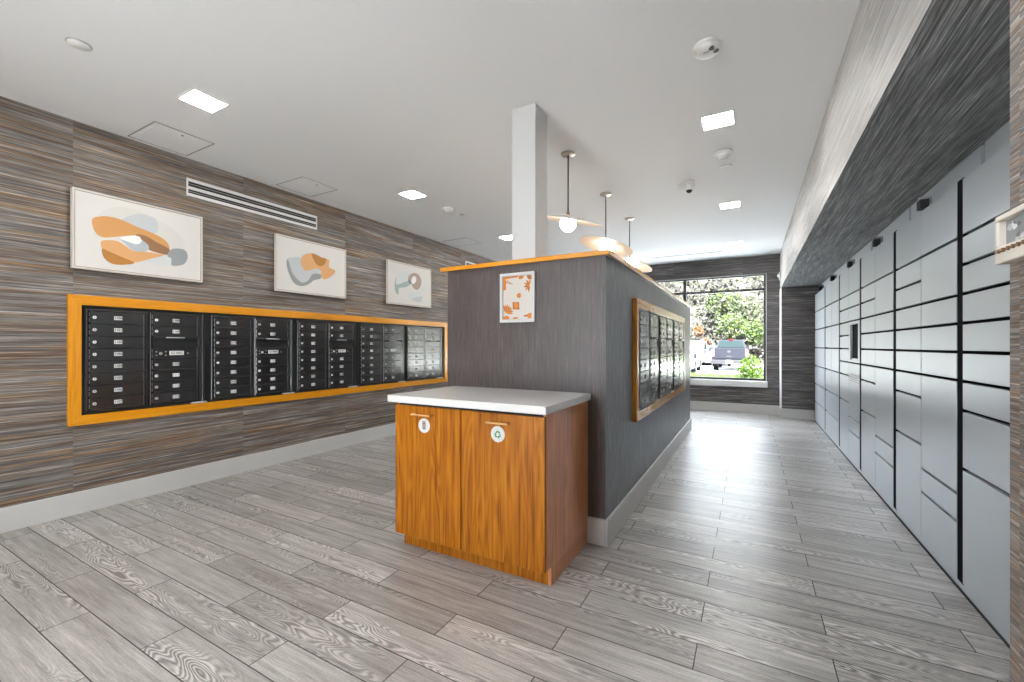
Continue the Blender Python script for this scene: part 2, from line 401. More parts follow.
# partition island
IX0, IX1, IY0, IY1, IZ = -2.022, -.79, 2.63, 6.93, 1.815
struct(MB().box((IX0, IY0, 0), (IX1 - .002, IY1, IZ), 'paper_v').box((IX1 - .002, IY0 + .0005, 0), (IX1, IY1, IZ), 'paper_lit'), 'wall_partition')
struct(MB().box((IX1, IY0 - BT, 0), (IX1 + BT, IY1 + BT, BH), 'base', .003).box((IX0 - BT, IY0 - BT, 0), (IX0, IY1 + BT, BH), 'base', .003)
       .box((-.905, IY0 - BT, 0), (IX1 - .0005, IY0, BH), 'base', .003).box((IX0, IY1, 0), (IX1, IY1 + BT, BH), 'base', .003), 'baseboard_partition')
cap = MB(); ca, cb, cc, cd = IX0 - .05, IX1 + .03, IY0 - .03, IY1 + .03
cap.box((ca, cc, IZ), (cb, cc + .09, IZ + .03), 'orange_x', .002).box((ca, cd - .09, IZ), (cb, cd, IZ + .03), 'orange_x', .002)
cap.box((ca, cc + .09, IZ), (ca + .09, cd - .09, IZ + .03), 'orange_y', .002).box((cb - .09, cc + .09, IZ), (cb, cd - .09, IZ + .03), 'orange_y', .002)
cap.box((ca + .09, cc + .09, IZ), (cb - .09, cd - .09, IZ + .029), 'white')
struct(cap, 'trim_2')
struct(MB().box((-1.475, 2.655, IZ + .03), (-1.29, 2.85, H), 'column', .003), 'wall_column')

# ------------------------------------------------------------------ ceiling fittings
def ceiling_light(x, y, label):
    t = thing('ceiling_light', (x, y, H), label, 'ceiling light', 'square recessed ceiling lights')
    f = MB(); a = .10; z = H - .006
    for k in range(4):
        pts = [(-a - .012, -a - .012), (a + .012, -a - .012), (a, -a), (-a, -a)]
        r = Matrix.Rotation(k * PI / 2, 2)
        q = [r @ Vector(p) for p in pts]
        f.prism([(x + p.x, y + p.y, z) for p in q], (0, 0, .006), 'white')
    f.build('frame', t)
    MB().box((x - a, y - a, H - .004), (x + a, y + a, H), 'diffuser').build('diffuser', t)
for x, y, l in ((-3.26, 1.54, 'square ceiling light nearest the camera, above the largest abstract picture'),
                (-3.26, 3.61, 'square ceiling light second from the camera along the left wall'),
                (-3.26, 5.75, 'square ceiling light on the left side, just left of the white column'),
                (-.21, 3.52, 'largest square ceiling light in the aisle before the lockers'),
                (-.21, 5.70, 'middle one of the three square lights over the locker aisle'),
                (-.21, 7.88, 'square ceiling light closest to the big window'),
                (-3.26, -.55, 'added square ceiling light behind the camera on the left side'),  # this and the next two are added to brighten the room
                (-.21, -.8, 'added square ceiling light behind the camera on the aisle side'),
                (-1.75, .4, 'added square ceiling light behind the camera in the middle'),
                (-3.26, 7.88, 'square ceiling light far left beyond the partition'),):
    ceiling_light(x, y, l)

def access_panel(x0, x1, y0, y1, label):
    t = thing('access_panel', ((x0 + x1) / 2, (y0 + y1) / 2, H), label, 'access panel', 'ceiling access panels')
    f = MB(); z = H - .003
    for a, b in (((x0, y0), (x1, y0 + .006)), ((x0, y1 - .006), (x1, y1)), ((x0, y0), (x0 + .006, y1)), ((x1 - .006, y0), (x1, y1))):
        f.box((a[0], a[1], z), (b[0], b[1], H), 'grey')
    f.build('frame', t)
    MB().box((x0 + .012, y0 + .03, H - .004), (x1 - .01, y1 - .012, H), 'ceiling', .001).build('door', t)
    MB().cyl((x1 - .06, (y0 + y1) / 2, H - .008), (x1 - .06, (y0 + y1) / 2, H - .004), .009, 'grey', 12).build('latch', t)
access_panel(-4.33, -3.87, 1.50, 1.91, 'flush white access panel in the ceiling above the largest abstract picture')
access_panel(-4.30, -3.86, 2.70, 3.11, 'smaller flush ceiling access panel further along, above the middle picture')
access_panel(-4.30, -3.82, 5.45, 5.86, 'thin outlined ceiling access panel furthest along the left wall')

def air_grille(y0, y1, label):
    t = thing('air_grille', (LX, (y0 + y1) / 2, 2.585), label, 'air grille')
    z0, z1 = 2.585, 2.742; h = z1 - z0
    b = MB(); b.box((LX, y0, z0), (LX + .004, y1, z1), 'rubber'); b.build('backing', t)
    f = MB(); f.box((LX, y0 - .004, z0), (LX + .018, y0 + .004, z1), 'white'); f.box((LX, y1 - .004, z0), (LX + .018, y1 + .004, z1), 'white')
    f.box((LX + .004, y0, z0), (LX + .016, y1, z0 + .026), 'white', .002); f.box((LX + .004, y0, z1 - .026), (LX + .016, y1, z1), 'white', .002)
    f.build('frame', t)
    MB().box((LX + .004, y0 + .004, z0 + .062), (LX + .014, y1 - .004, z0 + .088), 'white', .002).build('slat', t)
    for k in (.042, .108):
        MB().box((LX + .004, y0 + .004, z0 + k), (LX + .009, y1 - .004, z0 + k + .005), 'grey').build('vane', t)
air_grille(1.933, 3.23, 'long white slotted air grille high on the left wall above the pictures')
air_grille(6.2, 7.5, 'far slotted air grille high on the left wall, mostly hidden behind the partition')

def smoke(x, y, label, rot=0., kind=0):
    t = thing('smoke_detector', (x, y, H), label, 'smoke detector')
    MB().lathe([(0, H), (.072, H), (.076, H - .008), (.070, H - .018), (.05, H - .02), (0, H - .02)], (x, y, 0), 'white').build('base', t)
    if kind == 0:
        MB().lathe([(.069, H - .018), (.066, H - .030), (.052, H - .042), (.02, H - .047), (0, H - .047)], (x, y, 0), 'white').build('cover', t)
        for a in (rot, rot + .9):
            cx, cy = x + .045 * math.cos(a), y + .045 * math.sin(a)
            MB().cyl((cx, cy, H - .046), (cx, cy, H - .036), .014, 'art_slate', 14).build('vent', t)
        MB().box((x - .02, y - .03, H - .050), (x + .012, y - .01, H - .044), 'art_palegrey', .002).build('horn', t)
    else:
        MB().lathe([(.058, H - .018), (.045, H - .032), (.040, H - .048), (0, H - .050)], (x, y, 0), 'white').build('cover', t)
        MB().lathe([(.041, H - .037), (.043, H - .037), (.043, H - .041), (.041, H - .041)], (x, y, 0), 'grey').build('vent', t)
smoke(-.21, 2.62, 'round white smoke detector with two dark ports, nearest the camera on the ceiling', -1.0)
smoke(-.205, 4.13, 'white smoke detector with stepped cap between the two nearest aisle lights', 0, 1)
smoke(-3.21, 4.19, 'white smoke detector on the left ceiling near the second left light', 0, 1)
def cover(x, y, r, label):
    o = MB().lathe([(0, H), (r, H), (r + .003, H - .004), (r - .006, H - .010), (0, H - .012)], (x, y, 0), 'white').build('sprinkler_cover')
    MB().lathe([(r + .002, H), (r + .006, H), (r + .006, H - .0015), (r + .002, H - .0015)], (x, y, 0), 'grey').build('ring', o)
    tag(o, label, 'sprinkler cover', 'round white sprinkler covers')
cover(-3.252, .915, .048, 'round white sprinkler cover plate at the upper left of the ceiling')
cover(-.197, 4.45, .042, 'small round sprinkler cover just beyond the stepped smoke detector')
cover(-3.19, 4.48, .042, 'small round sprinkler cover beside the left smoke detector')
cover(-3.787, 6.77, .042, 'tiny round sprinkler cover far left, just above the partition cap')
# dome camera
cx, cy = -.56, 4.70
t = thing('security_camera', (cx, cy, H), 'white dome security camera with dark lens on the aisle ceiling', 'security camera')
MB().lathe([(0, H), (.062, H), (.064, H - .02), (.058, H - .026), (0, H - .026)], (cx, cy, 0), 'white').build('base', t)
MB().cyl((cx - .01, cy - .01, H - .03), (cx - .085, cy - .05, H - .05), .027, 'white', 20).build('arm', t)
MB().lathe([(0, H - .026), (.045, H - .026), (.047, H - .055), (.038, H - .085), (0, H - .09)], (cx + .015, cy, 0), 'white').build('body', t)
MB().lathe([(.029, H - .080), (.027, H - .098), (.016, H - .110), (0, H - .114)], (cx + .015, cy, 0), 'screen').build('lens', t)
t = thing('linear_diffuser', (-1.03, 8.42, H), 'thin dark slot diffuser in the ceiling before the window wall', 'air diffuser')
MB().box((-1.68, 8.395, H - .004), (-.42, 8.44, H), 'white', .001).build('frame', t)
MB().box((-1.665, 8.41, H - .006), (-.435, 8.425, H - .004), 'rubber').build('slot', t)

# ------------------------------------------------------------------ pendants
CAM = Vector((0, 0, 1.25)); Rv = Vector((math.cos(math.radians(29.04)), math.sin(math.radians(29.04)), 0))
def pendant(x, y, zd, nrm, label, r=.30):
    t = thing('pendant_lamp', (x, y, H), label, 'pendant lamp', 'disc pendant lamps over the partition')
    MB().lathe([(0, H), (.062, H), (.062, H - .008), (.056, H - .016), (0, H - .018)], (x, y, 0), 'nickel', 32).build('canopy', t)
    MB().cyl((x, y, zd + .04), (x, y, H - .016), .006, 'bronze', 12).build('stem', t)
    MB().cyl((x, y, zd + .035), (x, y, zd + .075), .016, 'brass', 20).build('socket', t)
    q = Vector(nrm).normalized().to_track_quat('Z', 'Y').to_matrix()
    sh = MB().lathe([(0, .050), (.09, .042), (.20, .018), (r, .002), (r, -.002)], (x, y, zd), 'shade', 56, q); sh.lathe([(r, -.002), (.2, .008), (.09, .022), (0, .026)], (x, y, zd), 'shade_in', 56, q); sh.build('lamp_shade', t)
    c = Vector((x, y, zd)) - Vector((0, 0, .026))
    g = MB().ball(c, .071, 'globe', n=28).build('globe', t)
pendant(-1.385, 3.50, 2.338, (.267, -.135, 1), 'nearest disc pendant lamp, seen edge on beside the white column')
pendant(-1.39, 4.63, 2.345, (.26, .15, 1), 'middle disc pendant lamp, tilted to show its underside above the partition cap')
pendant(-1.385, 5.67, 2.325, (.32, .16, 1), 'furthest disc pendant lamp, only its edge peeking over the partition cap')

# ------------------------------------------------------------------ mailboxes
_mc = {}
def shared(key, mk):
    if key not in _mc: _mc[key] = mk()
    return _mc[key]
def child(name, me, parent, loc=(0, 0, 0)):
    o = bpy.data.objects.new(name, me); COL.objects.link(o); o.parent = parent; o.location = loc; return o
def mk(mb):
    me = bpy.data.meshes.new('m'); mb.bm.to_mesh(me); mb.bm.free()
    for m in mb.mats: me.materials.append(m)
    return me
RP = .0935
def mailbox_unit(x, y, z, first, label, group):
    t = thing('mailbox_unit', (x, y, z), label, 'mailbox unit', group)
    def housing():
        b = MB(); b.box((0, 0, 0), (.012, .80, .785), 'black2')
        for a, c, h in ((0, .014, .026), (.366, .386, .022), (.392, .406, .026), (.757, .775, .022), (.783, .80, .026)):
            b.box((.012, a, 0), (h, c, .785), 'black', .002)
        b.box((.012, .014, .766), (.024, .366, .785), 'black', .002); b.box((.012, .406, .766), (.024, .757, .785), 'black', .002)
        b.box((.012, .014, 0), (.024, .366, .012), 'black', .002); b.box((.012, .406, 0), (.024, .757, .012), 'black', .002)
        b.box((.026, .3985, .01), (.028, .4005, .775), 'silver')
        b.box((.026, .009, .01), (.0272, .0105, .775), 'gridline')
        return mk(b)
    hs = child('housing', shared('housing', housing), t)
    def door():
        b = MB(); b.box((.012, .0, .0), (.030, .338, RP - .004), 'black', .0015)
        b.box((.030, .325, .003), (.0312, .331, RP - .007), 'gridline'); b.box((.030, .004, .0015), (.0308, .334, .003), 'gridline')
        for k in range(2): b.box((.028, -.004, .01 + k * .042), (.0305, -.0015, .042 + k * .042), 'silver')
        return mk(b)
    def lock(): return mk(MB().cyl((.030, 0, 0), (.036, 0, 0), .0115, 'lock', 16).box((.036, -.0015, -.006), (.0364, .0015, .006), 'ink'))
    def slot():
        b = MB(); b.box((.012, 0, 0), (.020, .338, RP - .012), 'black', .0015); b.box((.020, 0, 0), (.028, .338, .010), 'black', .001)
        return mk(b)
    def flap():
        b = MB(); b.box((.012, 0, RP - .014), (.040, .338, RP - .004), 'black2', .001)
        b.box((.030, .0, RP - .018), (.044, .010, RP - .004), 'black'); b.box((.030, .328, RP - .018), (.044, .338, RP - .004), 'black')
        return mk(b)
    num = first
    for c in range(2):
        yb = .024 if c == 0 else .412
        for r in range(8):
            zb = .762 - RP * (r + 1) + .004
            if c == 1 and r == 2:
                d = child('outgoing_slot', shared('slot', slot), t, (0, yb, zb))
                child('flap', shared('flap', flap), d)
                child('handle', shared('pull', lambda: mk(MB().cyl((.046, .09, RP - .007), (.046, .225, RP - .007), .004, 'silver', 10)
                      .cyl((.038, .10, RP - .007), (.046, .10, RP - .007), .003, 'silver', 8).cyl((.038, .215, RP - .007), (.046, .215, RP - .007), .003, 'silver', 8))), d)
                continue
            d = child('door', shared('door', door), t, (0, yb, zb))
            if c == 1 and r == 3:
                child('lock', shared('lock', lock), d, (0, .055, .045))
                def mp():
                    b = MB().box((.030, .118, .030), (.0312, .225, .066), 'plate')
                    add_text(b, 'U.S. MAIL', .0215, (.0314, .1715, .048), (0, 1, 0), (0, 0, 1), 'ink'); return mk(b)
                child('mail_plate', shared('mp', mp), d)
                def rv():
                    b = MB()
                    for yy, zz in ((.026, .060), (.026, .030), (.092, .060), (.092, .030), (.255, .045)): b.cyl((.030, yy, zz), (.033, yy, zz), .004, 'lock', 8)
                    return mk(b)
                child('rivet', shared('rv', rv), d)
                continue
            child('lock', shared('lock', lock), d, (0, .026, .045))
            def npl():
                b = MB().box((.030, .141, .031), (.0312, .191, .061), 'plate', .0005)
                add_text(b, str(num), .0235, (.0314, .166, .0455), (0, 1, 0), (0, 0, 1), 'ink'); return mk(b)
            child('number_plate', npl(), d)
            num += 1
    child('label_strip', shared('ls', lambda: mk(MB().box((.0, .700, -.012), (.031, .82, -.002), 'plate'))), t)
    return num

def surround(x, y0, y1, z0, z1, label, depth=.028, wz=.073):
    t = thing('mailbox_surround', (x, (y0 + y1) / 2, z0), label, 'wooden surround')
    f = MB()
    yi0, yi1, zi0, zi1 = y0 + wz, y1 - wz, z0 + wz, z1 - wz
    f.prism([(x, y0, z1), (x, y1, z1), (x, yi1, zi1), (x, yi0, zi1)], (depth, 0, 0), 'orange_y', .001)
    f.build('rail', t)
    f = MB(); f.prism([(x, y0, z0), (x, y1, z0), (x, yi1, zi0), (x, yi0, zi0)], (depth, 0, 0), 'orange_y', .001); f.build('rail', t)
    f = MB(); f.prism([(x, y0, z0), (x, y0, z1), (x, yi0, zi1), (x, yi0, zi0)], (depth, 0, 0), 'orange_z', .001); f.build('stile', t)
    f = MB(); f.prism([(x, y1, z0), (x, y1, z1), (x, yi1, zi1), (x, yi1, zi0)], (depth, 0, 0), 'orange_z', .001); f.build('stile', t)
    MB().box((x, yi0, zi0), (x + .008, yi1, zi1), 'black2').build('backing', t)
    return t
surround(LX, 1.166, 5.655, .659, 1.628, 'long honey-wood surround framing the black mailboxes on the left wall')
ordn = ['nearest the camera, at the left end of the wood surround', 'second from the left end of the wood surround', 'in the middle of the five units on the left wall',
        'fourth along the left wall, below the furthest abstract picture', 'furthest along the left wall, beside the partition edge']
n = 1100
for i in range(5):
    n = mailbox_unit(LX + .008, 1.257 + .8605 * i, .748, n, 'black two-column mailbox unit ' + ordn[i], 'black mailbox units on the left wall')
surround(IX1, 3.325, 6.07, .667, 1.616, 'wood surround around the mailboxes set in the side of the partition', .034)
ordn = ['nearest the camera on the partition side facing the lockers', 'in the middle of the three on the partition side', 'furthest of the three on the partition side, nearest the window']
for i in range(3):
    n = mailbox_unit(IX1 + .008, 3.405 + .866 * i, .748, n, 'dark two-column mailbox unit ' + ordn[i], 'mailbox units on the partition side')

# ------------------------------------------------------------------ abstract pictures
def art(y0, y1, z0, z1, label, blobs):
    yc, zc = (y0 + y1) / 2, (z0 + z1) / 2; xf = LX + .055
    t = thing('abstract_picture', (LX, yc, z0), label, 'framed picture', 'abstract pictures on the left wall')
    f = MB(); w = .012
    for a, b in (((y0, z0), (y1, z0 + w)), ((y0, z1 - w), (y1, z1)), ((y0, z0 + w), (y0 + w, z1 - w)), ((y1 - w, z0 + w), (y1, z1 - w))):
        f.box((LX + .014, a[0], a[1]), (xf, b[0], b[1]), 'artframe', .001)
    f.build('frame', t)
    MB().box((LX, y0 + .05, z0 + .05), (LX + .014, y1 - .05, z1 - .05), 'artframe').build('hanger', t)
    c = MB(); c.box((LX + .016, y0 + w, z0 + w), (xf - .012, y1 - w, z1 - w), 'frame_line')
    c.box((xf - .012, y0 + w + .005, z0 + w + .005), (xf - .006, y1 - w - .005, z1 - w - .005), 'canvas')
    for k, (m, pts) in enumerate(blobs):
        x = xf - .006 + .00035 * (k + 1)
        i = c.mi(m)
        vs = [c.bm.verts.new((x, yc + p[0], zc + p[1])) for p in smooth_loop(pts)]
        ff = c.bm.faces.new(vs); ff.material_index = i
        if ff.normal.x < 0: ff.normal_flip()
    bmesh.ops.triangulate(c.bm, faces=[q for q in c.bm.faces if len(q.verts) > 4])
    c.build('canvas', t)
art(1.181, 2.035, 1.822, 2.412, 'widest abstract picture with tan and grey looping shapes, at the left end', [
 ('art_pale', [(-0.281,0.135),(-0.176,0.219),(-0.056,0.227),(0.084,0.192),(0.222,0.117),(0.282,0.032),(0.276,-0.040),(0.129,-0.041),(-0.127,-0.041),(-0.290,-0.051),(-0.313,0.029)]),
 ('art_lightgrey', [(-0.142,0.127),(-0.076,0.183),(-0.003,0.206),(0.073,0.189),(0.097,0.135),(0.084,0.078),(0.040,0.061),(-0.045,0.094),(-0.107,0.115)]),
 ('art_tan', [(-0.317,0.082),(-0.294,0.109),(-0.225,0.131),(-0.147,0.126),(-0.045,0.094),(0.084,0.058),(0.152,0.018),(0.175,-0.038),(0.152,-0.094),(0.084,-0.077),(0.018,-0.023),(-0.045,0.022),(-0.107,0.008),(-0.186,-0.018),(-0.253,-0.037),(-0.294,-0.016),(-0.313,0.029)]),
 ('art_brown', [(-0.056,0.029),(0.008,0.034),(0.084,-0.003),(0.175,-0.045),(0.158,-0.093),(0.106,-0.093),(0.029,-0.074),(-0.003,-0.015)]),
 ('art_bluegrey', [(-0.157,-0.022),(-0.097,-0.041),(-0.045,-0.047),(-0.019,-0.011),(0.024,-0.035),(0.029,-0.074),(-0.014,-0.102),(-0.076,-0.101),(-0.117,-0.064)]),
 ('art_white', [(-0.157,-0.022),(-0.097,0.010),(-0.035,0.018),(-0.019,-0.018),(-0.045,-0.047),(-0.097,-0.041)]),
 ('art_peach', [(-0.267,-0.071),(-0.225,-0.052),(-0.167,-0.049),(-0.117,-0.077),(-0.066,-0.106),(0.018,-0.096),(0.129,-0.102),(0.084,-0.130),(-0.003,-0.172),(-0.076,-0.198),(-0.157,-0.174),(-0.225,-0.149),(-0.260,-0.125)]),
 ('art_umber', [(-0.260,-0.125),(-0.225,-0.136),(-0.147,-0.166),(-0.064,-0.199),(-0.127,-0.226),(-0.196,-0.231),(-0.243,-0.202),(-0.260,-0.162)]),
 ('art_palegrey', [(-0.003,-0.172),(0.158,-0.101),(0.192,-0.139),(0.187,-0.178),(0.084,-0.191),(0.018,-0.182)]),
 ('art_grey', [(0.187,-0.043),(0.246,-0.024),(0.294,-0.036),(0.309,-0.090),(0.282,-0.151),(0.222,-0.178),(0.187,-0.174),(0.192,-0.125),(0.158,-0.101)])])
art(2.724, 3.61, 1.828, 2.424, 'middle abstract picture with an orange-brown shape over a grey curve', [
 ('art_grey', [(-0.327,0.031),(-0.301,0.067),(-0.294,0.011),(-0.267,-0.073),(-0.212,-0.141),(-0.142,-0.177),(-0.070,-0.142),(-0.011,-0.061),(0.096,-0.052),(0.088,-0.101),(0.004,-0.132),(-0.070,-0.188),(-0.156,-0.218),(-0.240,-0.196),(-0.294,-0.115),(-0.323,-0.031)]),
 ('art_lightgrey', [(-0.301,0.067),(-0.170,0.096),(-0.156,0.034),(-0.128,-0.033),(-0.055,-0.028),(0.034,0.006),(0.096,-0.032),(-0.011,-0.061),(-0.070,-0.142),(-0.142,-0.177),(-0.212,-0.141),(-0.267,-0.073),(-0.294,0.011)]),
 ('art_peach', [(-0.156,0.086),(-0.113,0.139),(-0.026,0.169),(0.065,0.152),(0.158,0.142),(0.206,0.122),(0.198,0.052),(0.271,0.029),(0.285,0.003),(0.222,-0.062),(0.143,-0.103),(0.096,-0.073),(0.096,-0.018),(0.034,0.006),(-0.055,-0.028),(-0.113,-0.037),(-0.149,0.010)]),
 ('art_umber', [(-0.026,0.165),(0.050,0.160),(0.111,0.140),(0.158,0.139),(0.150,0.085),(0.096,0.042),(0.034,0.053),(-0.003,0.100)])])
art(4.304, 5.209, 1.832, 2.432, 'furthest abstract picture with a taupe ring and pale grey-green shapes', [
 ('art_palegrey', [(-0.303,0.066),(-0.232,0.155),(-0.109,0.200),(-0.013,0.173),(-0.056,0.100),(-0.109,0.048),(-0.232,0.003),(-0.283,-0.018)]),
 ('art_teal', [(-0.303,0.080),(-0.289,-0.019),(-0.212,-0.002),(-0.056,0.055),(-0.002,0.018),(-0.109,-0.040),(-0.242,-0.071),(-0.242,-0.143),(-0.283,-0.154),(-0.322,-0.094),(-0.322,-0.009)]),
 ('art_taupe', [(-0.056,0.100),(-0.002,0.164),(0.108,0.195),(0.198,0.158),(0.233,0.078),(0.198,-0.011),(0.130,-0.053),(0.052,-0.028),(0.020,0.020),(-0.034,0.043)]),
 ('art_white', [(0.013,0.079),(0.052,0.137),(0.108,0.135),(0.115,0.078),(0.064,0.029),(0.020,0.035)]),
 ('art_slate', [(-0.056,0.078),(-0.002,0.062),(0.020,0.020),(-0.034,0.028)]),
 ('art_palegrey', [(-0.045,-0.137),(0.042,-0.082),(0.198,-0.065),(0.233,0.001),(0.303,0.040),(0.291,-0.023),(0.221,-0.124),(0.233,-0.169),(0.198,-0.226),(0.086,-0.221),(-0.002,-0.192)]),
 ('art_lightgrey', [(0.009,-0.198),(0.233,-0.138),(0.240,-0.199),(0.198,-0.229),(0.108,-0.227)])])

# ------------------------------------------------------------------ framed notice on the partition front
x0, x1, z0, z1 = -1.549, -1.276, 1.413, 1.757
t = thing('framed_notice', ((x0 + x1) / 2, IY0, z0), 'small white-framed notice with orange leaf motifs on the partition front', 'framed notice')
f = MB(); w = .022; yf = IY0 - .02
for a, b in (((x0, z0), (x1, z0 + w)), ((x0, z1 - w), (x1, z1)), ((x0, z0 + w), (x0 + w, z1 - w)), ((x1 - w, z0 + w), (x1, z1 - w))):
    f.box((a[0], yf, a[1]), (b[0], IY0, b[1]), 'column', .002)
f.build('frame', t)
p = MB(); yp = IY0 - .006; p.box((x0 + w, yp, z0 + w), (x1 - w, IY0, z1 - w), 'paper')
PW, PH = x1 - x0 - 2 * w, z1 - z0 - 2 * w
def pp(u, v, k): return (x0 + w + u * PW, yp - .0004 * k, z1 - w - v * PH)
_k = [0]
def shape(pts, m, k=1, sm=True):
    _k[0] += 1; k = 1 + _k[0] * .35
    q = smooth_loop(pts, 4) if sm else pts
    fc = p.bm.faces.new([p.bm.verts.new(pp(a, b, k)) for a, b in q]); fc.material_index = p.mi(m)
def leaf(u, v, ang, L, wd, m='rust'):
    c, s_ = math.cos(ang), math.sin(ang); a = PW / PH
    pts = [(0, 0), (L * .4, wd), (L, 0), (L * .4, -wd)]
    shape([(u + (q[0] * c - q[1] * s_), v + (q[0] * s_ + q[1] * c) * a) for q in pts], m, 2)
shape([(0, 0), (.10, 0), (.10, .31), (0, .31)], 'rust', 1, False); shape([(.10, 0), (.52, 0), (.50, .035), (.10, .055)], 'rust', 1, False)
shape([(.53, .02), (.62, -.0), (.72, .02), (.66, .075), (.56, .08)], 'rust', 1)
shape([(.82, .01), (.92, 0), (.98, .04), (.96, .10), (.86, .09)], 'rust2', 1)
for k in range(6): leaf(.90, .24, PI * .55 + k * .62, .20, .035, 'rust' if k % 2 else 'rust2')
for k in range(3): leaf(.10 + .05 * k, .16, -.9 + k * .5, .14, .02, 'rust2')
shape([(.56 + .085 * math.cos(a), .455 + .055 * math.sin(a)) for a in [k * PI / 6 for k in range(12)]], 'rust', 1)
shape([(.33, .60), (.56, .61), (.57, .78), (.34, .77)], 'rust2', 1, False); shape([(.38, .63), (.50, .63), (.52, .73), (.42, .75)], 'rust', 2)
for k in range(8): leaf(.10, .84, -PI * .62 + k * .30, .26, .035, 'rust' if k % 2 else 'rust2')
shape([(.0, .94), (.12, .91), (.22, .94), (.22, 1), (0, 1)], 'rust', 3, False)
shape([(.33, .99), (.40, .955), (.52, .96), (.50, .99)], 'rust', 1)
shape([(.82, .90), (.90, .87), (1, .86), (1, .99), (.86, .99)], 'rust', 1, False); leaf(.86, .93, PI, .16, .03, 'rust2')
rr = random.Random(3)
for k in range(26):
    v = .12 + k * .031
    for a, b in ((.16, .30 + .2 * rr.random()), (.60, .70 + .22 * rr.random())):
        if .40 < v < .52 and a < .5: continue
        if v > .58 and a < .5: continue
        if v < .36 and a > .5: continue
        if v > .85: continue
        shape([(a, v), (b, v), (b, v + .009), (a, v + .009)], 'textgrey', 1, False)
bmesh.ops.triangulate(p.bm, faces=[q for q in p.bm.faces if len(q.verts) > 4])
p.build('print', t)

# ------------------------------------------------------------------ recycling cabinet
cx0, cx1, cyd, cyb = -1.918, -.905, 1.97, IY0 - .0005
t = thing('waste_cabinet', ((cx0 + cx1) / 2, 2.3, 0), 'teak two-door recycling cabinet standing against the partition front', 'cabinet')
b = MB()
b.box((cx0, 1.99, .10), (cx0 + .018, cyb, .90), 'teak', .0008); b.box((cx0, 2.051, 0), (cx0 + .018, cyb, .10), 'teak', .0008)
b.box((cx0 + .018, 1.992, .10), (cx1 - .018, cyb, .118), 'teak'); b.box((cx0 + .018, cyb - .012, .118), (cx1 - .018, cyb, .90), 'teak')
b.box((cx0 + .018, 1.992, .885), (cx1 - .018, 2.08, .90), 'rubber')
b.build('body', t)
b = MB(); b.box((cx1 - .018, 1.991, .10), (cx1, cyb, .90), 'teak_lit', .0008); b.box((cx1 - .018, 2.051, 0), (cx1, cyb, .0995), 'teak_lit', .0008)
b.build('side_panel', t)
MB().box((cx0 + .018, 2.053, 0), (cx1 - .018, 2.068, .10), 'teak').build('toe_kick', t)
for k, (a, c, hx0, hx1, sx) in enumerate(((cx0, -1.4255, -1.768, -1.620, -1.688), (-1.4195, cx1 - .001, -1.240, -1.104, -1.180))):
    d = MB().box((a, cyd, .10), (c, 1.9895, .888), 'teak', .001).build('door', t)
    h = MB(); h.box((hx0, cyd - .034, .836), (hx1, cyd - .026, .846), 'brass', .0015)
    h.box((hx0 + .004, cyd - .028, .8365), (hx0 + .012, cyd, .8455), 'brass'); h.box((hx1 - .012, cyd - .028, .8365), (hx1 - .004, cyd, .8455), 'brass')
    h.build('handle', d)
    s = MB(); s.cyl((sx, cyd, .778), (sx, cyd - .002, .778), .043, 'plate', 40); ys = cyd - .0024
    if k == 0:
        for m, P in (('bin_grey', [(-.013, .020), (.013, .020), (.012, .026), (-.012, .026)]), ('bin_grey', [(-.013, .018), (.013, .018), (.011, -.022), (-.011, -.022)]), ('art_taupe', [(-.008, .010), (.008, .010), (.007, -.014), (-.007, -.014)])):
            q = s.bm.faces.new([s.bm.verts.new((sx + u, ys - (.0002 if m != 'bin_grey' else 0), .778 + v)) for u, v in P]); q.material_index = s.mi(m)
    else:
        for r3 in range(3):      # three chasing arrows
            A = Matrix.Rotation(r3 * 2 * PI / 3, 2)
            for P in ([(-.013, .008), (-.006, .021), (.004, .021), (.010, .011), (.004, .008), (-.001, .015), (-.006, .005)], [(.001, .006), (.016, .008), (.012, .020)]):
                q = s.bm.faces.new([s.bm.verts.new((sx + (A @ Vector(u)).x, ys, .776 + (A @ Vector(u)).y)) for u in P]); q.material_index = s.mi('green_ink')
    o = s.build('sticker', d)
    o['label'] = 'round sticker with a grey bin' if k == 0 else 'round sticker with green recycling arrows'
MB().box((-1.955, 1.94, .906), (-.885, cyb, .948), 'quartz', .003, 2).build('countertop', t)
MB().box((cx0 + .01, 2.0, .90), (cx1 - .012, cyb - .004, .906), 'rubber').build('spacer', t)

